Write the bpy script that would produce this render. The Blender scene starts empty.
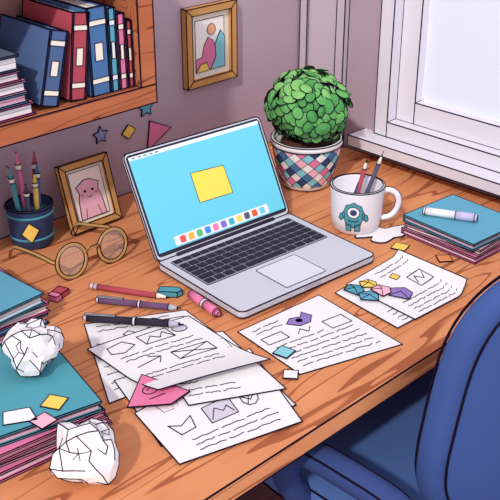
import bpy, math, random
from mathutils import Vector, Matrix
random.seed(7)
T=lambda x,y,z: Matrix.Translation((x,y,z))
def Rm(ax,deg): return Matrix.Rotation(math.radians(deg),4,ax)
def lin(c):
    o=[]
    for x in c:
        x=x/255; o.append(x/12.92 if x<=.04045 else ((x+.055)/1.055)**2.4)
    return (o[0],o[1],o[2],1)
MC={}
def mat(name,rgb,rough=.85,emit=0,metal=0,alpha=1,spec=.15):
    if name in MC: return MC[name]
    m=bpy.data.materials.new(name);m.use_nodes=True;b=m.node_tree.nodes['Principled BSDF']
    b.inputs['Base Color'].default_value=lin(rgb);b.inputs['Roughness'].default_value=rough
    b.inputs['Metallic'].default_value=metal;b.inputs['Alpha'].default_value=alpha
    b.inputs['Specular IOR Level'].default_value=spec
    if emit: b.inputs['Emission Color'].default_value=lin(rgb);b.inputs['Emission Strength'].default_value=emit
    MC[name]=m;return m
def noisy(name,rgb,rgb2,scale=3):
    m=mat(name,rgb);nt=m.node_tree;N=nt.nodes;b=N['Principled BSDF']
    tc=N.new('ShaderNodeTexCoord');n=N.new('ShaderNodeTexNoise');n.inputs['Scale'].default_value=scale
    r=N.new('ShaderNodeValToRGB');r.color_ramp.elements[0].position=.4;r.color_ramp.elements[1].position=.6
    r.color_ramp.elements[0].color=lin(rgb);r.color_ramp.elements[1].color=lin(rgb2)
    nt.links.new(tc.outputs['Object'],n.inputs['Vector']);nt.links.new(n.outputs['Fac'],r.inputs['Fac']);nt.links.new(r.outputs['Color'],b.inputs['Base Color'])
    return m
def wood(name,c1,c2,line,sc=(1.3,16,16),rings=9,lw=.10):
    m=mat(name,c1,rough=.85,spec=.03);nt=m.node_tree;N=nt.nodes;L=nt.links;b=N['Principled BSDF']
    tc=N.new('ShaderNodeTexCoord');mp=N.new('ShaderNodeMapping');mp.inputs['Scale'].default_value=sc
    n=N.new('ShaderNodeTexNoise');n.inputs['Scale'].default_value=1.0;n.inputs['Detail'].default_value=1.5;n.inputs['Roughness'].default_value=.4
    L.new(tc.outputs['Object'],mp.inputs['Vector']);L.new(mp.outputs['Vector'],n.inputs['Vector'])
    mu=N.new('ShaderNodeMath');mu.operation='MULTIPLY';mu.inputs[1].default_value=rings;L.new(n.outputs['Fac'],mu.inputs[0])
    fr=N.new('ShaderNodeMath');fr.operation='FRACT';L.new(mu.outputs[0],fr.inputs[0])
    n2=N.new('ShaderNodeTexNoise');n2.inputs['Scale'].default_value=2.5;n2.inputs['Detail'].default_value=2
    mp2=N.new('ShaderNodeMapping');mp2.inputs['Scale'].default_value=(sc[0]*1.5,sc[1]*.6,sc[2]*.6)
    L.new(tc.outputs['Object'],mp2.inputs['Vector']);L.new(mp2.outputs['Vector'],n2.inputs['Vector'])
    rb=N.new('ShaderNodeValToRGB');rb.color_ramp.elements[0].position=.38;rb.color_ramp.elements[1].position=.62
    rb.color_ramp.elements[0].color=lin(c1);rb.color_ramp.elements[1].color=lin(c2);L.new(n2.outputs['Fac'],rb.inputs['Fac'])
    rl=N.new('ShaderNodeValToRGB');rl.color_ramp.elements[0].position=lw;rl.color_ramp.elements[1].position=lw+.06
    rl.color_ramp.elements[0].color=(1,1,1,1);rl.color_ramp.elements[1].color=(0,0,0,1);L.new(fr.outputs[0],rl.inputs['Fac'])
    mx=N.new('ShaderNodeMix');mx.data_type='RGBA'
    L.new(rl.outputs['Color'],mx.inputs[0]);L.new(rb.outputs['Color'],mx.inputs[6]);mx.inputs[7].default_value=lin(line)
    L.new(mx.outputs[2],b.inputs['Base Color']);return m
INK=mat('ink',(30,22,40),rough=1,spec=0)
class O:
    def __init__(s,name): s.name=name;s.v=[];s.f=[];s.mi=[];s.sm=[];s.mats=[]
    def idx(s,m):
        if m not in s.mats: s.mats.append(m)
        return s.mats.index(m)
    def geo(s,vs,fs,m,M=None,smooth=False,ink=0,ang=35):
        vs=[Vector(v) for v in vs]
        if M is not None: vs=[M@v for v in vs]
        b=len(s.v);s.v+=vs;ms=m if isinstance(m,list) else [m]*len(fs)
        for f,mm in zip(fs,ms): s.f.append([b+i for i in f]);s.mi.append(s.idx(mm));s.sm.append(smooth)
        if ink: s.edges(vs,fs,ink,ang)
    def edges(s,vs,fs,r,ang):
        E={}
        for f in fs:
            n=Vector((0,0,0))
            for i in range(len(f)):
                a,b=vs[f[i]],vs[f[(i+1)%len(f)]]
                n+=Vector(((a.y-b.y)*(a.z+b.z),(a.z-b.z)*(a.x+b.x),(a.x-b.x)*(a.y+b.y)))
            n=n.normalized() if n.length>1e-12 else Vector((0,0,1))
            for i in range(len(f)):
                k=tuple(sorted((f[i],f[(i+1)%len(f)])));E.setdefault(k,[]).append(n)
        c=math.cos(math.radians(ang))
        for (i,j),ns in E.items():
            if len(ns)==1 or ns[0].dot(ns[1])<c: s.stick(vs[i],vs[j],r)
    def stick(s,a,b,r,m=None):
        d=b-a
        if d.length<1e-6: return
        d.normalize();u=d.orthogonal().normalized();w=d.cross(u);a=a-d*r*.5;b=b+d*r*.5
        k=len(s.v);mi=s.idx(m or INK)
        for p in (a,b):
            for q in (u,w,-u,-w): s.v.append(p+q*r)
        for i in range(4):
            j=(i+1)%4;s.f.append([k+i,k+j,k+4+j,k+4+i]);s.mi.append(mi);s.sm.append(False)
        for f in ([k,k+3,k+2,k+1],[k+4,k+5,k+6,k+7]): s.f.append(f);s.mi.append(mi);s.sm.append(False)
    def line(s,pts,r=.0006,closed=False,m=None):
        pts=[Vector(p) for p in pts]
        for i in range(len(pts)-(0 if closed else 1)): s.stick(pts[i],pts[(i+1)%len(pts)],r,m)
    def tube(s,pts,r,m,n=10,closed=False,sq=1,ink=0):
        pts=[Vector(p) for p in pts];N=len(pts);rs=r if isinstance(r,list) else [r]*N;vs=[];up=None
        for i,p in enumerate(pts):
            a=pts[(i-1)%N] if (closed or i>0) else p;b=pts[(i+1)%N] if (closed or i<N-1) else p
            t=(b-a).normalized()
            if up is None: up=t.orthogonal().normalized()
            up=(up-t*up.dot(t)).normalized();w=t.cross(up)
            for k in range(n):
                an=2*math.pi*k/n;vs.append(p+(up*math.cos(an)+w*math.sin(an)*sq)*rs[i])
        fs=[]
        for i in range(N if closed else N-1):
            for k in range(n): fs.append([i*n+k,i*n+(k+1)%n,((i+1)%N)*n+(k+1)%n,((i+1)%N)*n+k])
        if not closed: fs.append(list(range(n))[::-1]);fs.append([(N-1)*n+k for k in range(n)])
        s.geo(vs,fs,m,None,True,ink,60)
    def box(s,x0,x1,y0,y1,z0,z1,m,M=None,ink=.001):
        vs=[(x,y,z) for x in(x0,x1) for y in(y0,y1) for z in(z0,z1)]
        fs=[[0,1,3,2],[4,6,7,5],[0,4,5,1],[2,3,7,6],[0,2,6,4],[1,5,7,3]]
        s.geo(vs,fs,m,M,False,ink)
    def ext(s,pts,z0,z1,m,M=None,ink=.001,ang=40,smooth=False):
        n=len(pts);vs=[(x,y,z0) for x,y in pts]+[(x,y,z1) for x,y in pts]
        fs=[list(range(n))[::-1],[n+i for i in range(n)]]+[[i,(i+1)%n,n+(i+1)%n,n+i] for i in range(n)]
        s.geo(vs,fs,m,M,smooth,ink,ang)
    def lathe(s,prof,m,M=None,n=32,ink=0,ang=35,smooth=True):
        vs=[];fs=[]
        for r,z in prof:
            for k in range(n): a=2*math.pi*k/n;vs.append((r*math.cos(a),r*math.sin(a),z))
        for i in range(len(prof)-1):
            for k in range(n): fs.append([i*n+k,i*n+(k+1)%n,(i+1)*n+(k+1)%n,(i+1)*n+k])
        if prof[0][0]>1e-5: fs.append(list(range(n))[::-1])
        if prof[-1][0]>1e-5: fs.append([(len(prof)-1)*n+k for k in range(n)])
        s.geo(vs,fs,m,M,smooth,ink,ang)
    def rod(s,p0,p1,secs,n=10,ink=.0006):
        p0=Vector(p0);p1=Vector(p1);d=p1-p0;L=d.length
        M=Matrix.Translation(p0)@d.to_track_quat('Z','Y').to_matrix().to_4x4()
        for t0,t1,r0,r1,m in secs: s.lathe([(r0,t0*L),(r1,t1*L)],m,M,n,ink,50)
    def superbox(s,h,m,M=None,p=5,n=12,warp=None):
        vs=[];fs=[];ix={}
        def V(c):
            k=tuple(round(x,5) for x in c)
            if k not in ix:
                l=sum(abs(x)**p for x in c)**(1/p);q=Vector((c[0]/l*h[0],c[1]/l*h[1],c[2]/l*h[2]))
                if warp: q=warp(q)
                ix[k]=len(vs);vs.append(q)
            return ix[k]
        for ax in range(3):
            for sg in(-1,1):
                for i in range(n):
                    for j in range(n):
                        q=[]
                        for a,b in((i,j),(i+1,j),(i+1,j+1),(i,j+1)):
                            c=[0,0,0];c[ax]=sg;c[(ax+1)%3]=-1+2*a/n;c[(ax+2)%3]=-1+2*b/n;q.append(V(c))
                        fs.append(q if sg>0 else q[::-1])
        s.geo(vs,fs,m,M,True)
    def done(s):
        c=Vector((0,0,0))
        for v in s.v: c+=v
        c/=len(s.v);c.z=min(v.z for v in s.v)
        me=bpy.data.meshes.new(s.name);me.from_pydata([v-c for v in s.v],[],s.f)
        for m in s.mats: me.materials.append(m)
        me.polygons.foreach_set('material_index',s.mi);me.polygons.foreach_set('use_smooth',s.sm);me.update()
        o=bpy.data.objects.new(s.name,me);bpy.context.collection.objects.link(o);o.location=c;return o
def rrect(x0,x1,y0,y1,r,n=5):
    P=[]
    for cx,cy,a in((x1-r,y1-r,0),(x0+r,y1-r,90),(x0+r,y0+r,180),(x1-r,y0+r,270)):
        for k in range(n+1): t=math.radians(a+90*k/n);P.append((cx+r*math.cos(t),cy+r*math.sin(t)))
    return P
def circ(cx,cy,rx,ry=None,n=20,a0=0): 
    ry=ry or rx
    return [(cx+rx*math.cos(a0+2*math.pi*k/n),cy+ry*math.sin(a0+2*math.pi*k/n)) for k in range(n)]
# ------- materials
WHITE=mat('paper_white',(236,234,234));CREAM=mat('cream',(242,234,216))
DESKW=wood('desk_wood',(218,148,102),(208,136,92),(164,96,64),rings=8,lw=.08)
SHELFW=wood('shelf_wood',(194,118,80),(182,107,72),(134,74,52),sc=(1.5,18,18))
FRAMEW=mat('frame_wood',(200,148,88))
TEAL=mat('teal',(80,154,168));TEALL=mat('teal_light',(134,202,210));NAVY=mat('navy',(58,72,112));BLUE=mat('blue',(76,116,164))
RED=mat('red',(176,76,88));PINK=mat('pink',(224,124,162));PINKL=mat('pink_light',(238,182,198));YEL=mat('yellow',(242,204,98))
PURP=mat('purple',(144,120,186));ORG=mat('orange',(226,146,92));GRY=mat('slate',(82,84,104));BLK=mat('black_plastic',(48,44,58));LAV=mat('lavender',(196,190,222))
SKY=mat('sky_cover',(96,164,188))
SKG=mat('sketch_gray',(206,200,212))
Z=.75
# ------- room
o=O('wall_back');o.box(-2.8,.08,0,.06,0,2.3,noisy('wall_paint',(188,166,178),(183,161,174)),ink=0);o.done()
WR=mat('wall_paint_shaded',(176,156,168))  # back wall mauve made darker: shade put into the colour
o=O('wall_right')
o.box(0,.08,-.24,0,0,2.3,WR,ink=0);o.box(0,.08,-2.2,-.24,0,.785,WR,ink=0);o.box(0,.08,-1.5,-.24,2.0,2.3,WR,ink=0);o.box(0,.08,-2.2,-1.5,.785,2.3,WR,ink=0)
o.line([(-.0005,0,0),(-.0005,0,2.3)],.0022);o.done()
o=O('floor');o.box(-2.8,.08,-2.2,.06,-.05,0,wood('floor_wood',(140,96,96),(126,84,88),(92,58,66)),ink=0);o.done()
CAS=mat('casing_paint',(194,182,192))
o=O('trim_1')
o.box(-.016,-.001,-.028,-.006,.752,2.2,CAS,ink=.0014);o.box(-.010,-.001,-.118,-.028,.752,2.2,CAS,ink=.0014);o.box(-.016,-.001,-.142,-.118,.752,2.2,CAS,ink=.0014)
o.done()
WF=mat('window_paint',(222,218,226))
o=O('window_1')
def wframe(y0,y1,z0,z1,b,xa,xb,m):
    o.box(xa,xb,y0-b,y0,z0,z1,m,ink=.0014);o.box(xa,xb,y1,y1+b,z0,z1,m,ink=.0014)
    o.box(xa,xb,y1+b,y0-b,z0,z0+b,m,ink=.0014);o.box(xa,xb,y1+b,y0-b,z1-b,z1,m,ink=.0014)
wframe(-.242,-1.498,.812,1.998,.035,-.012,.075,WF)
wframe(-.277,-1.463,.847,1.963,.05,.02,.07,WF)
o.box(.02,.07,-.90,-.85,.897,1.913,WF,ink=.0014)
o.box(.045,.05,-1.413,-.327,.897,1.913,mat('window_glow_pane',(210,214,226),rough=.4,emit=.22,spec=.05),ink=0)  # opaque pale pane, slight emission stands in for daylight outside
o.done()
o=O('trim_2');o.box(-.062,.078,-1.56,-.205,.786,.811,WF,ink=.0014);o.done()
o=O('baseboard_back');o.box(-2.8,0,-.014,-.001,0,.09,CAS);o.done()
# ------- desk
o=O('desk')
o.box(-1.5,-.003,-.835,-.003,.718,.75,DESKW,ink=.0014)
o.box(-1.46,-.03,-.80,-.78,.688,.718,SHELFW,ink=.0012);o.box(-1.46,-.03,-.04,-.02,.62,.718,SHELFW,ink=.0012)
for x,y in((-1.47,-.80),(-.07,-.80),(-1.47,-.07),(-.07,-.07),(-.16,-.45)): o.box(x,x+.05,y,y+.05,0,.718,SHELFW,ink=.0014)
o.done()
# ------- wall shelf
o=O('wall_shelf')
SI=.0015;ST=1.31
o.box(-1.5,-.615,-.20,-.003,1.018,1.053,SHELFW,ink=SI);o.box(-.650,-.615,-.20,-.003,1.053,ST,SHELFW,ink=SI)
o.box(-1.5,-.615,-.20,-.003,ST,ST+.03,SHELFW,ink=SI);o.box(-1.5,-.650,-.012,-.003,1.053,ST,mat('shelf_back',(164,120,116)),ink=0)
o.box(-1.5,-1.465,-.20,-.012,1.053,ST,SHELFW,ink=SI);o.done()
def book(o,M,w,d,h,cov,ct=.003,pages=None,ink=.0009,lines=2,side=-1):
    pg=pages or WHITE
    o.box(0,w,0,d,0,ct,cov,M,ink);o.box(0,w,0,d,h-ct,h,cov,M,ink)
    if side<0: o.box(0,w,0,ct,ct,h-ct,cov,M,ink);y0,y1=ct,d-.004
    else: o.box(0,w,d-ct,d,ct,h-ct,cov,M,ink);y0,y1=.004,d-ct
    o.box(.004,w-.004,y0,y1,ct,h-ct,pg,M,0)
    for k in range(lines):
        z=ct+(h-2*ct)*(k+1)/(lines+1)
        if side>0: o.line([M@Vector((.004,y0,z)),M@Vector((w-.004,y0,z))],.0004)
        o.line([M@Vector((.004,y0,z)),M@Vector((.004,y1,z))],.0004)
        o.line([M@Vector((w-.004,y0,z)),M@Vector((w-.004,y1,z))],.0004)
o=O('shelf_books')
def up(x,w,th,d,cov,lean=0,band=CREAM):
    M=T(x,-.185,1.0545)@Rm('Y',lean)@Rm('Y',-90)
    book(o,M,w,d,th,cov,ink=.0013)
    for a in (.14,.8):
        o.box(w*a,w*a+.009,-.0008,0,.002,th-.002,band,M,.0007)
    o.box(w*.4,w*.6,-.0008,0,th*.3,th*.7,band,M,.0007)
up(-.653,.120,.014,.13,RED);up(-.668,.135,.018,.14,PINK);up(-.687,.148,.018,.15,SKY,band=WHITE);up(-.706,.155,.042,.15,BLUE)
up(-.762,.15,.034,.15,RED,8);up(-.820,.128,.036,.15,mat('steel_blue',(80,104,146)),15)
o.done()
o=O('book_stack')
z=1.0545
for w,h,c,x,pg in((.26,.022,PINK,-1.12,WHITE),(.25,.018,SKY,-1.12,PINKL),(.26,.02,PINKL,-1.13,WHITE),(.24,.018,PINK,-1.12,WHITE),(.25,.026,mat('slate_blue',(84,100,124)),-1.13,WHITE)):
    book(o,T(x,-.19,z),w-.01,.15,h,c,pages=pg,ink=.0012,side=1,lines=1);z+=h+.0005
o.done()
# ------- frames
def frame(o,M,w,h,b,th,fm,bg):
    a,c=w/2,h/2;i,j=a-b,c-b
    for q in([(-a,-c),(a,-c),(i,-j),(-i,-j)],[(a,-c),(a,c),(i,j),(i,-j)],[(a,c),(-a,c),(-i,j),(i,j)],[(-a,c),(-a,-c),(-i,-j),(-i,j)]):
        o.ext(q,0,th,fm,M,.0012)
    o.box(-i,i,-j,j,0,th*.4,bg,M,0)
def flat(o,pts,z,m,M,ink=.0007,t=.0006): o.ext(pts,z,z+t,m,M,ink)
o=O('wall_picture_frame');M=T(-.306,-.001,1.031)@Rm('X',90)
frame(o,M,.146,.172,.016,.016,FRAMEW,CREAM)
flat(o,rrect(-.042,.042,-.056,.056,.002,2),.0066,mat('art_bg',(248,244,236)),M)
flat(o,[(-.042,-.056),(.012,-.056),(.022,-.02),(.008,.008),(-.006,.016),(-.018,.0),(-.024,-.025),(-.042,-.028)],.0074,PINK,M)
flat(o,[(.0,-.056),(.042,-.056),(.042,.012),(.030,.026),(.014,-.002),(.016,-.03)],.0082,TEALL,M)
flat(o,[(-.042,-.056),(-.005,-.056),(-.012,-.038),(-.03,-.04)],.0088,YEL,M)
flat(o,circ(.004,.032,.012),.0076,mat('peach',(238,176,140)),M)
o.done()
o=O('photo_frame');M=T(-.696,-.088,.7515)@Rm('X',74)@T(0,.069,0)
frame(o,M,.116,.136,.013,.012,FRAMEW,CREAM)
flat(o,rrect(-.038,.038,-.048,.048,.002,2),.005,mat('frame_pic_bg',(248,232,222)),M)
flat(o,[(-.03,-.048),(-.027,-.012),(-.022,.004),(-.027,.018),(-.014,.024),(-.008,.028),(.008,.028),(.014,.024),(.027,.018),(.022,.004),(.027,-.012),(.03,-.048)],.0058,PINKL,M,.0009)
for sx in(-1,1): flat(o,circ(sx*.009,.006,.0028,n=8),.0066,INK,M,0);flat(o,circ(sx*.016,-.001,.0035,.0025,n=8),.0066,PINK,M,0)
o.line([M@Vector((x,-.004-.004*math.cos(x*260),.0068)) for x in(-.006,-.003,0,.003,.006)],.0006)
o.line([M@Vector(p) for p in((-.014,-.028,.0068),(-.018,-.048,.0068))],.0006);o.line([M@Vector(p) for p in((.014,-.028,.0068),(.018,-.048,.0068))],.0006)
o.box(-.012,.012,-.06,.03,-.004,0,SHELFW,M);o.box(-.01,.01,-.0655,-.063,-.05,0,SHELFW,M,.0006)
o.done()
# ------- wall stickers
WM=T(0,-.0015,0)@Rm('X',90)
def star(cx,cz,r,k=5): return [(cx+(r if i%2==0 else r*.5)*math.sin(math.pi*i/k),cz+(r if i%2==0 else r*.5)*math.cos(math.pi*i/k)) for i in range(2*k)]
for nm,pts,m in(('star_sticker',star(-.486,.929,.022),SKY),('star_sticker',star(-.607,.898,.019),mat('periwinkle',(140,150,196))),('wall_sticker',[(-.553,.886),(-.535,.903),(-.517,.889),(-.535,.871)],YEL),('wall_sticker',[(-.478,.897),(-.42,.868),(-.488,.832)],PINK)):
    o=O(nm);o.ext(pts,0,.0015,m,WM,.0010);o.done()
# ------- pen cup
o=O('pen_cup');M=T(-.824,-.060,.7505)
o.lathe([(.034,0),(.040,.006),(.044,.078),(.0455,.082),(.042,.084),(.040,.080),(.034,.01),(0,.008)],NAVY,M,32,.0014,50)
o.lathe([(.0424,.020),(.0428,.024)],TEAL,M,32);o.lathe([(.0452,.066),(.0455,.070)],TEAL,M,32)
ca=math.atan2(-1.5,-.89)
def cyl(a,h,r=.045): return M@Vector((r*math.cos(ca+a),r*math.sin(ca+a),h))
o.geo([cyl(-.1,.062,.0466),cyl(.30,.045,.0458),cyl(-.05,.020,.0450),cyl(-.44,.038,.0456)],[[0,1,2,3]],YEL,None,False,.0009)
for dx,dy,tx,ty,hh,m in((-.015,0,-.034,0,.165,TEAL),(.0,.01,-.008,.012,.185,PINK),(.014,-.005,.026,0,.158,BLUE),(.006,-.014,.010,-.014,.145,YEL),(-.008,.012,-.02,.03,.155,ORG),(-.012,-.014,-.018,-.026,.135,GRY),(.016,.008,.034,.018,.172,RED)):
    a=M@Vector((dx,dy,.012));b=M@Vector((tx,ty,hh))
    o.rod(a,b,[(0,.8,.005,.005,m),(.8,.86,.0055,.0055,CREAM),(.86,1,.005,.001,m)],8,.0009)
o.done()
# ------- eyeglasses
GOLD=mat('gold_metal',(186,146,88),rough=.5,spec=.3);LENS=mat('lens',(225,215,205),rough=.1,alpha=.25)
o=O('eyeglasses')
gz=.7525+.032
for cx in(-.853,-.762):
    c=[(cx+.031*math.cos(t),-.232+.004*math.sin(t),gz+.0305*math.sin(t)) for t in[2*math.pi*k/36 for k in range(36)]]
    o.tube(c,.0034,GOLD,8,True)
    for f in(.13,-.13): o.line([(p[0]+(p[0]-cx)*f,p[1]-.0012,p[2]+(p[2]-gz)*f) for p in c],.0009,True)
    o.geo([(p[0],-.232,p[2]) for p in c],[list(range(36))],LENS)
o.tube([(-.823,-.233,gz+.006),(-.815,-.237,gz+.016),(-.800,-.237,gz+.016),(-.792,-.233,gz+.006)],.0028,GOLD,8)
o.line([(-.823,-.236,gz+.009),(-.815,-.240,gz+.019),(-.800,-.240,gz+.019),(-.792,-.236,gz+.009)],.0008)
for cx,sx,ex in((-.853,-1,-.893),(-.762,1,-.752)):
    x0=cx+sx*.032
    P=[(x0,-.231,gz+.006),(x0+sx*.003,-.225,gz+.007),(x0+sx*.003,-.17,gz+.004),(ex,-.115,gz),(ex,-.095,gz-.012),(ex,-.088,.7545)]
    o.tube(P,.0030,GOLD,8);o.line([(p[0]+.0022,p[1],p[2]+.0026) for p in P],.0009);o.line([(p[0]-.0026,p[1],p[2]-.0018) for p in P],.0009)
o.done()
# ------- laptop
SIL=mat('aluminium',(200,202,212),rough=.6,spec=.15);SIL2=mat('aluminium_dark',(176,178,192),rough=.5)
o=O('laptop');ML=T(-.571,-.4465,.7545)@Rm('Z',-4.0)
W2,D2=.163,.120
o.ext(rrect(-W2,W2,-D2,D2,.012),0,.012,SIL,ML,.0012)
for x in(-.14,.14):
    for y in(-.1,.1): o.lathe([(.006,-.003),(.006,0)],BLK,ML@T(x,y,0),10)
o.ext(rrect(-.146,.146,-.010,.102,.004),.0115,.0124,mat('kbd_well',(150,150,166)),ML,.0007)
KEY=mat('keycap',(46,44,56))
for r_ in range(6):
    y1=.099-r_*.0180;h=.0140 if r_ else .010
    if r_==5:
        xs=[(-.142,-.124),(-.120,-.102),(-.098,-.080),(-.076,-.052),(-.048,.045),(.049,.070),(.074,.093),(.097,.116),(.120,.142)]
    else:
        sh=[0,0,.006,.009,.014][r_];xs=[];x=-.142
        xs.append((x,x+.0165+sh));x+=.0195+sh;w=(.142-x+.003)/13
        for k in range(13): xs.append((x+k*w,x+k*w+w-.003))
    for a,b in xs: o.box(a,b,y1-h,y1,.0124,.0142,KEY,ML,0)
o.ext(rrect(-.048,.048,-.106,-.022,.004),.0116,.0125,mat('trackpad',(214,216,226),rough=.6),ML,.0007)
o.box(-.02,.02,-.1205,-.1185,.004,.012,SIL2,ML,0)
MH=ML@T(0,.117,.013)@Rm('X',62)
LH=.204
o.ext(rrect(-W2,W2,0,LH,.010),-.006,0,SIL,MH,.0012)
o.ext(rrect(-W2+.004,W2-.004,.006,LH-.004,.007),0,.0008,BLK,MH,0)
o.lathe([(.005,-.12),(.005,.12)],BLK,ML@T(0,.118,.012)@Rm('Y',90),12)
SW=W2-.008
def scr(pts,z,rgb,nm,e=.25,ink=0): flat(o,pts,z,mat(nm,rgb,rough=.5,emit=e,spec=.05),MH,ink,.0002)
scr([(-SW,.013),(SW,.013),(SW,LH-.008),(-SW,LH-.008)],.0009,(106,198,220),'screen_blue',.15)
scr([(-SW,LH-.015),(SW,LH-.015),(SW,LH-.008),(-SW,LH-.008)],.0012,(222,236,242),'screen_bar',.1)
scr([(-.036,.078),(.044,.076),(.042,.132),(-.036,.136)],.0012,(248,212,92),'screen_yellow',.15,.0006)
scr(rrect(-.115,.115,.0155,.0335,.003,2),.0012,(232,236,242),'screen_dock',.05)
dc=[(232,90,80),(250,180,70),(90,190,120),(70,140,220),(240,130,170),(130,110,200),(60,180,190),(250,210,90),(90,90,110),(220,100,60),(110,200,230)]
for k,c in enumerate(dc):
    x=-.103+k*.0195;scr(rrect(x,x+.013,.018,.031,.003,2),.0015,c,'dock_%d'%k,.1)
for k in range(5): scr([(-.148+k*.013,LH-.0125),(-.141+k*.013,LH-.0125),(-.141+k*.013,LH-.0105),(-.148+k*.013,LH-.0105)],.0015,(80,100,120),'menu_mark',0)
o.done()
# ------- potted plant
o=O('potted_plant');PX,PY=-.237,-.236
M=T(PX,PY,.7505)
prof=[(.044,0),(.052,.006),(.060,.03),(.068,.06),(.073,.085),(.074,.098)]
def pr_(h):
    for (a,b),(c,d) in zip(prof,prof[1:]):
        if h<=d: return a+(c-a)*(h-b)/(d-b)
    return prof[-1][0]
o.lathe(prof+[(.077,.099),(.077,.110),(.071,.111),(.069,.10),(.0,.095)],WHITE,M,48,.0013,40)
o.lathe([(.07,.098),(0,.104)],mat('soil',(90,60,50)),M,24)
N=16;H0,H1=.004,.098;nr=4;dh=(H1-H0)/nr
def S(a,h): r=pr_(h)+.0006;return (r*math.cos(a),r*math.sin(a),h)
for row in range(-1,2*nr):
    hc=H0+dh*(row+1)/2
    for k in range(N):
        a=2*math.pi*(k+(.5 if row%2 else 0))/N;da=math.pi/N
        c=[PINK,NAVY,TEALL,PINKL][(k+row//2)%4] if row%2 else [WHITE,TEALL,WHITE,BLUE][(k+row//2)%4]
        top=min(hc+dh/2,H1);bot=max(hc-dh/2,H0)
        pts=[S(a,top),S(a-da,hc),S(a,bot),S(a+da,hc),S(a,hc)]
        o.geo(pts,[[4,0,1],[4,1,2],[4,2,3],[4,3,0]],c,M,False,.0007,80)
G=[mat('leaf_1',(100,170,94)),mat('leaf_2',(80,150,82)),mat('leaf_highlight',(126,188,108))]  # third green is a painted highlight, used on upper leaves only
CZ=.176
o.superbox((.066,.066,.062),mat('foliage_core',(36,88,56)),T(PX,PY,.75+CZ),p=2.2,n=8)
lob=[Vector((random.gauss(0,1),random.gauss(0,1),random.gauss(0,1)+.3)).normalized() for _ in range(14)]
NL=250
for i in range(NL):
    zz=1-2*(i+.5)/NL;th=i*2.39996;rr=math.sqrt(max(0,1-zz*zz))
    d=Vector((rr*math.cos(th),rr*math.sin(th),zz))
    lb=max(d.dot(l) for l in lob);bump=.84+.25*max(0,(lb-.7)/.3)+random.uniform(-.05,.05)
    c=Vector((PX,PY,.75+CZ))+Vector((d.x*.080,d.y*.080,d.z*.075))*bump
    if c.z<.75+.114 : continue
    nrm=(d+Vector((random.uniform(-.5,.5),random.uniform(-.5,.5),random.uniform(0,.5)))).normalized()
    R_=Matrix.Translation(c)@nrm.to_track_quat('Z','Y').to_matrix().to_4x4()@Rm('Z',random.uniform(0,360))
    s=random.uniform(.0115,.0175);vs=[(s*1.05*math.cos(2*math.pi*k/9),s*.85*math.sin(2*math.pi*k/9),0) for k in range(9)]+[(0,0,s*.3)]
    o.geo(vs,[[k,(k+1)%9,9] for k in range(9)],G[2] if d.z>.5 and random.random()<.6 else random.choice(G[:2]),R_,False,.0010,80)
o.done()
# ------- mug
o=O('coffee_mug');MX,MY=-.325,-.452;M=T(MX,MY,.7505)
mp=[(.040,0),(.046,.004),(.050,.03),(.053,.088),(.0535,.092),(.050,.093),(.049,.088),(.045,.02),(.0,.014)]
MUG=mat('mug_white',(234,232,238),rough=.5,spec=.2)
o.lathe(mp,MUG,M,40,.0012,50)
ha=math.radians(-44.6);hd=Vector((math.cos(ha),math.sin(ha),0))
P=[Vector((MX,MY,.7505))+hd*r_+Vector((0,0,h)) for r_,h in((.048,.078),(.062,.080),(.076,.073),(.083,.056),(.078,.036),(.066,.024),(.049,.020))]
def smoothp(P,n=4):
    R=[]
    for i in range(len(P)-1):
        a,b,c,d=P[max(i-1,0)],P[i],P[i+1],P[min(i+2,len(P)-1)]
        for k in range(n):
            t=k/n;R.append(.5*((2*b)+(c-a)*t+(2*a-5*b+4*c-d)*t*t+(3*b-a-3*c+d)*t**3))
    R.append(P[-1]);return R
HP=smoothp(P);o.tube(HP,.006,MUG,10)
pn=hd.cross(Vector((0,0,1)))
for sg in(-1,1):
    off=[]
    for i,p in enumerate(HP):
        t=(HP[min(i+1,len(HP)-1)]-HP[max(i-1,0)]).normalized();off.append(p+t.cross(pn)*sg*.0061)
    o.line(off,.0009)
fa=math.radians(-147);KS=1.22
def ms(x,h,e=.0008):
    x*=KS;h=.046+(h-.046)*KS
    r=.050+(h-.03)*(.003/.058)+e if h>.03 else .046+(h-.004)*(.004/.026)+e
    a=fa+x/.051;return Vector((MX+r*math.cos(a),MY+r*math.sin(a),.7505+h))
def mblob(cx,cz,pts,m,e,ink=.0007):
    n=len(pts);vs=[ms(cx,cz,e)];fs=[]
    for k,f in enumerate((.34,.67,1)):
        for x,z_ in pts: vs.append(ms(cx+(x-cx)*f,cz+(z_-cz)*f,e))
    for i in range(n): fs.append([0,1+i,1+(i+1)%n])
    for k in range(2):
        for i in range(n): j=(i+1)%n;fs.append([1+k*n+i,1+(k+1)*n+i,1+(k+1)*n+j,1+k*n+j])
    o.geo(vs,fs,m)
    if ink: o.line([ms(x,z_,e+.0002) for x,z_ in pts],ink,True)
for sx in(-1,1):
    mblob(sx*.02,.042,[(sx*.014,.050),(sx*.022,.047),(sx*.025,.038),(sx*.021,.035),(sx*.014,.042)],TEAL,.0005)
    mblob(sx*.008,.022,[(sx*.003,.030),(sx*.003,.018),(sx*.012,.018),(sx*.012,.032)],TEAL,.0005)
mblob(0,.046,[((.017+.001*math.cos(6*t))*math.cos(t),.047+(.021+.0016*math.cos(8*t))*math.sin(t)) for t in[2*math.pi*k/32 for k in range(32)]],TEAL,.0009)
mblob(0,.052,circ(0,.052,.0098,n=14),WHITE,.0015);mblob(0,.052,circ(0,.052,.0055,n=10),NAVY,.0020,0)
o.line([ms(x,.036+30*x*x,.0016) for x in(-.008,-.004,0,.004,.008)],.0009)
B0=Vector((MX,MY,.7505))
RV=Vector((.7125,-.7017,0))
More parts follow.
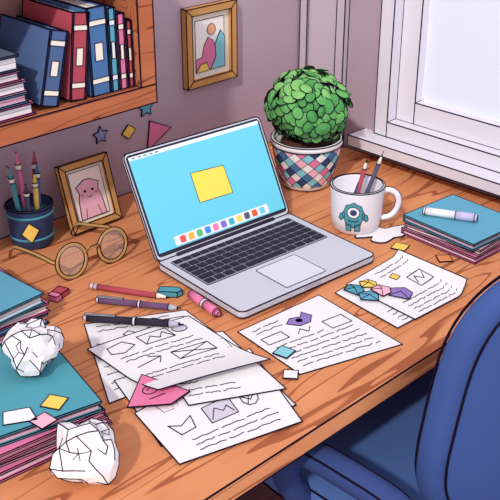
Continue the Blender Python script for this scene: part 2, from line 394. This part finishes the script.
for off,hh,rt,m in((.0,.142,.022,RED),(.012,.155,.045,GRY),(-.01,.125,.034,NAVY)):
    a=B0+RV*(off-.01)+Vector((0,0,.02));b=B0+RV*(off+rt*.8)+Vector((.008,.008,hh))
    o.rod(a,b,[(0,.82,.0045,.0045,m),(.82,.93,.0045,.0016,CREAM),(.93,1,.0016,.0003,INK)],8,.0009)
o.done()
o=O('milk_spill')
pts=[]
for k in range(36):
    t=2*math.pi*k/36;r=1+.22*math.sin(3*t+1)+.16*math.sin(5*t)+.08*math.sin(9*t)
    pts.append((-.318+.052*r*math.cos(t),-.507+.028*r*math.sin(t)))
o.ext([(-.310+(x+.318)*1.0+(y+.507)*.2,y-.008+(-.35)*(x+.318)) for x,y in pts],.7503,.7525,WHITE,None,.0010,30);o.done()
# ------- right notebooks
o=O('notebook_stack');z=.7515
for w,d,h,c,rot,dx,pg in((.155,.175,.013,PINK,-2,0,WHITE),(.150,.168,.012,PINKL,2,.002,WHITE),(.150,.17,.014,SKY,-4,-.003,PINKL)):
    M=T(-.213+dx,-.628,z)@Rm('Z',rot)@T(-w/2,-d/2,0);book(o,M,w,d,h,c,pages=pg,side=1,lines=1);z+=h+.0006
o.done()
o=O('highlighter_pen')
c=Vector((-.236,-.612,z+.0085));dv=Vector((math.cos(math.radians(-64)),math.sin(math.radians(-64)),0))
o.rod(c-dv*.052,c+dv*.052,[(0,.04,.006,.0075,WHITE),(.04,.6,.0078,.0078,WHITE),(.6,.95,.0084,.0084,LAV),(.95,1,.0084,.006,LAV)],10,.0009)
o.done()
# ------- sheets
def sheet(name,q,z,lift=None,draw=None,n=14,m=WHITE,ink=.0010):
    o=O(name);q=[Vector((a,b,0)) for a,b in q];lf=lift or (lambda s,t:0)
    def P(s,t,e=0):
        p=(q[0]*(1-s)+q[1]*s)*(1-t)+(q[3]*(1-s)+q[2]*s)*t
        r=lf(s,t)
        if isinstance(r,tuple): return Vector((p.x+r[0],p.y+r[1],z+r[2]+e))
        return Vector((p.x,p.y,z+r+e))
    vs=[P(i/n,j/n) for j in range(n+1) for i in range(n+1)]
    fs=[[j*(n+1)+i,(j+1)*(n+1)+i,(j+1)*(n+1)+i+1,j*(n+1)+i+1] for j in range(n) for i in range(n)]
    o.geo(vs,fs,m,None,True,ink,179)
    if draw: draw(o,P)
    return o.done()
LR=.0008
def scrib(o,P,s0,s1,t,amp=.010,r=LR):
    s=s0
    while s<s1-.02:
        e=min(s1,s+random.uniform(.08,.3));n=max(3,int((e-s)/.025))
        o.line([P(s+(e-s)*k/n,t+random.uniform(-amp,amp),.0003) for k in range(n+1)],r);s=e+.03
def rectl(o,P,s0,s1,t0,t1,m=None,r=LR):
    c=[(s0,t0),(s1,t0),(s1,t1),(s0,t1)]
    if m: o.geo([P(s,t,.0003) for s,t in c],[[0,3,2,1]],m)
    o.line([P(s,t,.0004) for s,t in c],r,True)
def poly(o,P,pts,m,r=LR):
    if m: o.geo([P(s,t,.0004) for s,t in pts],[list(range(len(pts)))[::-1]],m)
    if r: o.line([P(s,t,.0005) for s,t in pts],r,True)
def pl(o,P,pts,r=LR): o.line([P(s,t,.0005) for s,t in pts],r)
def arrow(o,P,a,b):
    pl(o,P,[a,b]);dx,dy=b[0]-a[0],b[1]-a[1]
    pl(o,P,[(b[0]-dx*.3-dy*.25,b[1]-dy*.3+dx*.25),b,(b[0]-dx*.3+dy*.25,b[1]-dy*.3-dx*.25)])
def dA(o,P):
    for t in(.07,.13): scrib(o,P,.1,.8,t)
    pl(o,P,[(.30,.24),(.36,.20),(.42,.25),(.36,.3),(.30,.24)]);arrow(o,P,(.45,.25),(.58,.22))
    for t in(.3,.4,.5,.6,.7): scrib(o,P,.05,.25,t)
    rectl(o,P,.62,.92,.12,.27)
    for t in(.8,.88): scrib(o,P,.06,.6,t)
def dB(o,P):
    poly(o,P,[(.12,.1),(.28,.07),(.34,.17),(.2,.24),(.1,.2)],None);rectl(o,P,.42,.7,.07,.22)
    pl(o,P,[(.42,.22),(.52,.12),(.58,.18),(.64,.11),(.7,.22)])
    for t in(.30,.37): scrib(o,P,.12,.85,t)
    arrow(o,P,(.15,.5),(.4,.44));rectl(o,P,.5,.85,.43,.56);pl(o,P,[(.5,.43),(.85,.56)]);pl(o,P,[(.5,.56),(.85,.43)])
    for t in(.64,.71): scrib(o,P,.12,.8,t)
    poly(o,P,circ(.8,.14,.07,.05,10),SKG)
def dC(o,P):
    for t in(.12,.22,.32): scrib(o,P,.55,.92,t)
    rectl(o,P,.40,.62,.4,.64,SKG);pl(o,P,[(.42,.6),(.48,.47),(.53,.55),(.57,.5),(.6,.6)])
    poly(o,P,circ(.76,.52,.07,.11,9),None);pl(o,P,[(.70,.48),(.76,.56),(.84,.46)]);pl(o,P,[(.72,.6),(.8,.42)])
    for t in(.74,.82,.9): scrib(o,P,.2,.88,t)
    poly(o,P,[(.12,.42),(.2,.5),(.3,.42),(.28,.6),(.16,.62)],None)
def dD(o,P):
    for t in(.1,.17): scrib(o,P,.1,.4,t)
    poly(o,P,[(.42,.2),(.5,.14),(.6,.18),(.66,.12),(.7,.22),(.62,.3),(.5,.3)],PURP);poly(o,P,circ(.55,.22,.03,.03,8),WHITE)
    rectl(o,P,.7,.92,.36,.5);rectl(o,P,.08,.3,.27,.4)
    for t in(.48,.56,.64,.72,.8,.88): scrib(o,P,.1,.62 if t<.55 else .88,t)
    pl(o,P,[(.4,.4),(.46,.34),(.5,.42),(.56,.36)])
def dE(o,P):
    rectl(o,P,.56,.80,.38,.60);pl(o,P,[(.58,.54),(.64,.42),(.7,.52),(.77,.42)])
    for t in(.1,.18): scrib(o,P,.35,.9,t)
    poly(o,P,[(.42,.25),(.5,.22),(.52,.32),(.44,.34)],YEL)
    for t in(.70,.78,.86,.93): scrib(o,P,.15,.82,t)
sheet('sketch_paper',[(-.935,-.379),(-.785,-.462),(-.808,-.625),(-1.040,-.585)],.7513,None,dA)
sheet('sketch_paper',[(-1.00,-.545),(-.80,-.60),(-.85,-.78),(-1.050,-.715)],.7522,None,dC)
sheet('sketch_paper',[(-1.03,-.632),(-.793,-.626),(-.876,-.816),(-1.058,-.762)],.7531,lambda s,t:.003*s*t,dC)
sheet('sketch_paper',[(-.90,-.50),(-.79,-.56),(-.835,-.745),(-.965,-.675)],.7542,lambda s,t:.002*t,dA)
sheet('sketch_paper',[(-.980,-.450),(-.798,-.485),(-.812,-.690),(-.985,-.632)],.7552,lambda s,t:(0,0.0*t,.030*max(0,t-.6)**1.4*2+.006*s*(1-s)),dB)
sheet('sketch_paper',[(-.77,-.575),(-.585,-.587),(-.608,-.787),(-.787,-.73)],.7513,None,dD)
sheet('sketch_paper',[(-.560,-.603),(-.39,-.593),(-.41,-.76),(-.575,-.752)],.7522,None,dE)
sheet('sketch_paper',[(-.525,-.599),(-.335,-.590),(-.373,-.767),(-.535,-.757)],.7532,lambda s,t:(-.12*max(0,s-.75),0,.03*(max(0,s-.7)/.3)**1.6*(.3+.7*t)+.001),dE)
def scrap(name,pts,z,m,draw=None,t=.001):
    o=O(name);o.ext(pts,z,z+t,m,None,.0009)
    if draw: draw(o)
    o.done()
def sc(cx,cy,l,poly_,rot=0): 
    c,s=math.cos(rot),math.sin(rot);return [(cx+l*(x*c-y*s),cy+l*(x*s+y*c)) for x,y in poly_]
def dp(o):
    z=.7615
    o.line([Vector((-.985+.012*math.cos(t),-.612+.010*math.sin(t),z)) for t in[k*.6 for k in range(11)]],.0008)
    for a,b in(((-1.0,-.63),(-.975,-.634)),((-.965,-.61),(-.955,-.63)),((-.99,-.61),(-.984,-.608))): o.line([Vector((*a,z)),Vector((*b,z))],.0008)
scrap('doodle_note',[(-1.035,-.622),(-.968,-.572),(-.945,-.655),(-.985,-.66)],.7602,PINK,dp)
sq=[(-1,-1),(1,-1),(1,1),(-1,1)]
scrap('sticky_note',sc(-.762,-.672,.013,sq,.2),.7530,TEALL);scrap('sticky_note',sc(-.800,-.722,.011,sq,.7),.7530,WHITE)
for x,y,l,m,r_,dz in((-.530,-.622,.017,TEAL,.3,0),(-.500,-.628,.015,YEL,1.0,.0015),(-.502,-.660,.017,PINKL,.1,.0025),(-.484,-.688,.020,PURP,.6,.001),(-.532,-.656,.017,SKY,.9,.001)):
    o=O('folded_note');q=sc(x,y,l,[(-1,-.8),(.2,-1),(1,-.3),(.7,.9),(-.6,1)],r_);z0=.7556+dz
    vs=[(a,b,z0) for a,b in q]+[(x,y,z0+.003)];o.geo(vs,[[i,(i+1)%5,5] for i in range(5)]+[[4,3,2,1,0]],m,None,False,.0009,12);o.done()
scrap('paper_scrap',sc(-.335,-.572,.014,sq,.3),.7512,YEL);scrap('paper_scrap',sc(-.315,-.66,.013,sq,.9),.7512,ORG)
# ------- pens
def pen(name,a,b,r,body,kind='pen',z=None,z2=None):
    o=O(name);z=(z or .7508)+r*1.12;z2=(z2+r*1.12) if z2 else z;a=(a[0],a[1],z);b=(b[0],b[1],z2)
    if kind=='pencil': o.rod(a,b,[(0,.05,r,r,PINKL),(.05,.1,r*1.05,r*1.05,SIL2),(.1,.84,r,r,body),(.84,.96,r,r*.35,CREAM),(.96,1,r*.35,.0003,INK)],8)
    elif kind=='pen':
        o.rod(a,b,[(0,.04,r*.5,r*.8,SIL),(.04,.5,r,r,body),(.5,.53,r*1.08,r*1.08,SIL),(.53,.86,r,r,body),(.86,.96,r,r*.45,SIL2),(.96,1,r*.3,.0004,INK)],10,.0008)
        A=Vector(a);B=Vector(b);M_=Matrix.Translation(A)@(B-A).to_track_quat('X','Z').to_matrix().to_4x4();L=(B-A).length
        o.box(L*.02,L*.33,-.0015,.0015,r,r+.0022,SIL,M_,.0006)
    else: o.rod(a,b,[(0,.45,r,r,body),(.45,.52,r*1.1,r*1.1,WHITE),(.52,.9,r*1.05,r*1.05,body),(.9,1,r*.6,r*.6,body)],10,.0008)
    o.done()
pen('pencil',(-.855,-.287),(-.782,-.418),.0052,RED,'pencil')
pen('ballpoint_pen',(-.880,-.338),(-.795,-.462),.0058,mat('pen_plum',(110,80,112)),'pen',.7526)
pen('ballpoint_pen',(-.932,-.374),(-.833,-.512),.0066,BLK,'pen',.7530,.7580)
pen('marker_pen',(-.752,-.440),(-.764,-.524),.0075,PINK,'marker',.7520)
o=O('rubber_eraser');M=T(-.912,-.272,.7508)@Rm('Z',20);o.ext(rrect(-.017,.017,-.010,.010,.003,3),0,.010,PINK,M,.0009,60);o.box(-.004,.0175,-.0105,.0105,.0002,.0105,RED,M,.0008);o.done()
o=O('eraser_block');M=T(-.768,-.402,.7508)@Rm('Z',-50);o.ext([(-.02,-.009),(.014,-.009),(.022,.0),(.014,.009),(-.02,.009)],0,.010,TEAL,M,.0009);o.done()
# ------- left books
o=O('textbook_stack');z=.7512
for w,d,h,c,rot,pg,dx in((.25,.20,.020,BLUE,3,PINKL,0),(.24,.19,.018,PINK,-3,WHITE,.004),(.24,.195,.020,SKY,4,WHITE,-.004)):
    M=T(-.975+dx,-.335,z)@Rm('Z',rot)@T(-w,0,0);book(o,M,w,d,h,c,pages=pg,side=1);z+=h+.0006
o.done()
o=O('notebook_stack');z=.7512
for w,d,h,c,rot,pg,dx in((.31,.225,.015,PINK,-5,WHITE,.014),(.30,.22,.013,PINKL,-9,WHITE,.008),(.30,.215,.012,PINK,-6,CREAM,.004),(.29,.21,.016,TEAL,-12,PINKL,0)):
    M=T(-1.09+dx,-.64,z)@Rm('Z',rot)@T(-w,0,0);book(o,M,w,d,h,c,pages=pg,side=1,lines=1);z+=h+.0006
flat(o,sc(-1.138,-.598,.014,sq,.5),z,YEL,None,.0008);flat(o,sc(-1.190,-.590,.022,[(-1,-.6),(1,-.8),(.8,.6),(-.8,.7)],-.4),z,WHITE,None,.0008)
flat(o,sc(-1.172,-.622,.013,sq,.1),z,PINKL,None,.0008)
o.done();ZT=z
# ------- crumpled paper
def ball(c,r,seed):
    import bmesh
    random.seed(seed);bm=bmesh.new();bmesh.ops.create_icosphere(bm,subdivisions=3,radius=1)
    pl=[(Vector((random.gauss(0,1),random.gauss(0,1),random.gauss(0,1))).normalized(),random.uniform(.72,.94)) for _ in range(30)]
    dn=[(Vector((random.gauss(0,1),random.gauss(0,1),random.gauss(0,1))).normalized(),random.uniform(.15,.35)) for _ in range(26)]
    for v in bm.verts:
        d=v.co.normalized();R=1.05
        for n_,h in pl:
            k=d.dot(n_)
            if k>.05: R=min(R,h/k)
        for n_,h in dn:
            k=(d-n_).length
            if k<.40: R-=h*(1-k/.40)*.9
        v.co=d*(R+random.uniform(-.02,.02))*r
    vs=[v.co.copy() for v in bm.verts];fs=[[v.index for v in f.verts] for f in bm.faces];bm.free()
    mz=min(v.z for v in vs);o=O('crumpled_paper');o.geo(vs,fs,WHITE,T(c[0],c[1],c[2]-mz),False,.0008,29);o.done()
ball((-1.114,-.512,ZT+.001),.050,3);ball((-1.160,-.697,.7505),.052,11)
# ------- chair
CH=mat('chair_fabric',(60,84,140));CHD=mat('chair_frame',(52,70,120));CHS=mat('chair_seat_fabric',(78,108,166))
o=O('office_chair');cx=-.465
bw=lambda q: Vector((q.x,q.y+.085*(q.x/.29)**2-.03*(q.z/.25),q.z))
MB=T(cx,-1.01,.755)
o.superbox((.27,.032,.25),CH,MB,p=3.6,n=16,warp=bw)
def sup(a,b,p,k): c,s=math.cos(k),math.sin(k);return (a*math.copysign(abs(c)**(2/p),c),b*math.copysign(abs(s)**(2/p),s))
for yy,f in((-.027,.95),(.027,.95)):
    o.line([MB@bw(Vector((x,yy,z_))) for x,z_ in[sup(.27*f,.25*f,3.6,2*math.pi*k/72) for k in range(72)]],.0022,True)
MS=T(cx-.02,-.77,.485);o.superbox((.28,.25,.042),CHS,MS,p=5,n=12)
for zz in(.028,-.028): o.line([MS@Vector((x,y,zz)) for x,y in[sup(.28*.985,.25*.985,5,2*math.pi*k/64) for k in range(64)]],.0018,True)
for sx in(-1,1):
    X=cx-.02+sx*.325
    P=[Vector(p) for p in((X-sx*.06,-.93,.47),(X,-.965,.52),(X+sx*.01,-.985,.60),(X+sx*.01,-.955,.645),(X+sx*.015,-.86,.657),(X+sx*.015,-.78,.652),(X,-.735,.615),(X-sx*.01,-.72,.55),(X-sx*.06,-.72,.47))]
    P=smoothp(P,5);o.tube(P,.023,CHD,14)
    for oz in((0.019,0.0135),(-.019,.0135)):
        o.line([p+Vector((oz[0],0,oz[1])) for p in P[8:36]],.0018)
o.tube([(cx,-.99,.62),(cx,-1.0,.5),(cx,-.9,.435),(cx,-.77,.43)],.022,CHD,10)
o.lathe([(.03,.09),(.03,.26),(.02,.26),(.02,.45)],CHD,T(cx,-.77,0),16)
for k in range(5):
    a=math.radians(72*k+18);e=Vector((cx+.27*math.cos(a),-.77+.27*math.sin(a),.075))
    o.tube([Vector((cx,-.77,.11)),e],[.022,.014],CHD,8)
    o.lathe([(.026,-.012),(.026,.012)],BLK,T(e.x,e.y,.028)@Rm('Z',math.degrees(a)+90)@Rm('Y',90),14)
o.done()
# ------- camera
C=Vector((-1.713,-1.561,1.60)); f=978.0
p=math.radians(27.1); a=math.radians(45.44)
H=Vector((math.cos(a),math.sin(a),0))
cd=bpy.data.cameras.new('camera');co=bpy.data.objects.new('camera',cd);bpy.context.collection.objects.link(co)
cd.sensor_width=36;cd.lens=f/500*36;co.location=C
co.rotation_euler=(H*math.cos(p)-Vector((0,0,math.sin(p)))).to_track_quat('-Z','Y').to_euler()
bpy.context.scene.camera=co
# ------- light
w=bpy.data.worlds.new('world');bpy.context.scene.world=w;w.use_nodes=True
w.node_tree.nodes['Background'].inputs[0].default_value=lin((234,230,244));w.node_tree.nodes['Background'].inputs[1].default_value=1.3
sd=bpy.data.lights.new('sun','SUN');sd.energy=2.1;sd.angle=math.radians(2.5);sd.color=(1,.96,.9)
so=bpy.data.objects.new('sun',sd);bpy.context.collection.objects.link(so);so.rotation_euler=Vector((.64,.34,-.58)).to_track_quat('-Z','Y').to_euler()
so.location=(-3,-1.5,3)
bpy.context.scene.view_settings.view_transform='Standard'
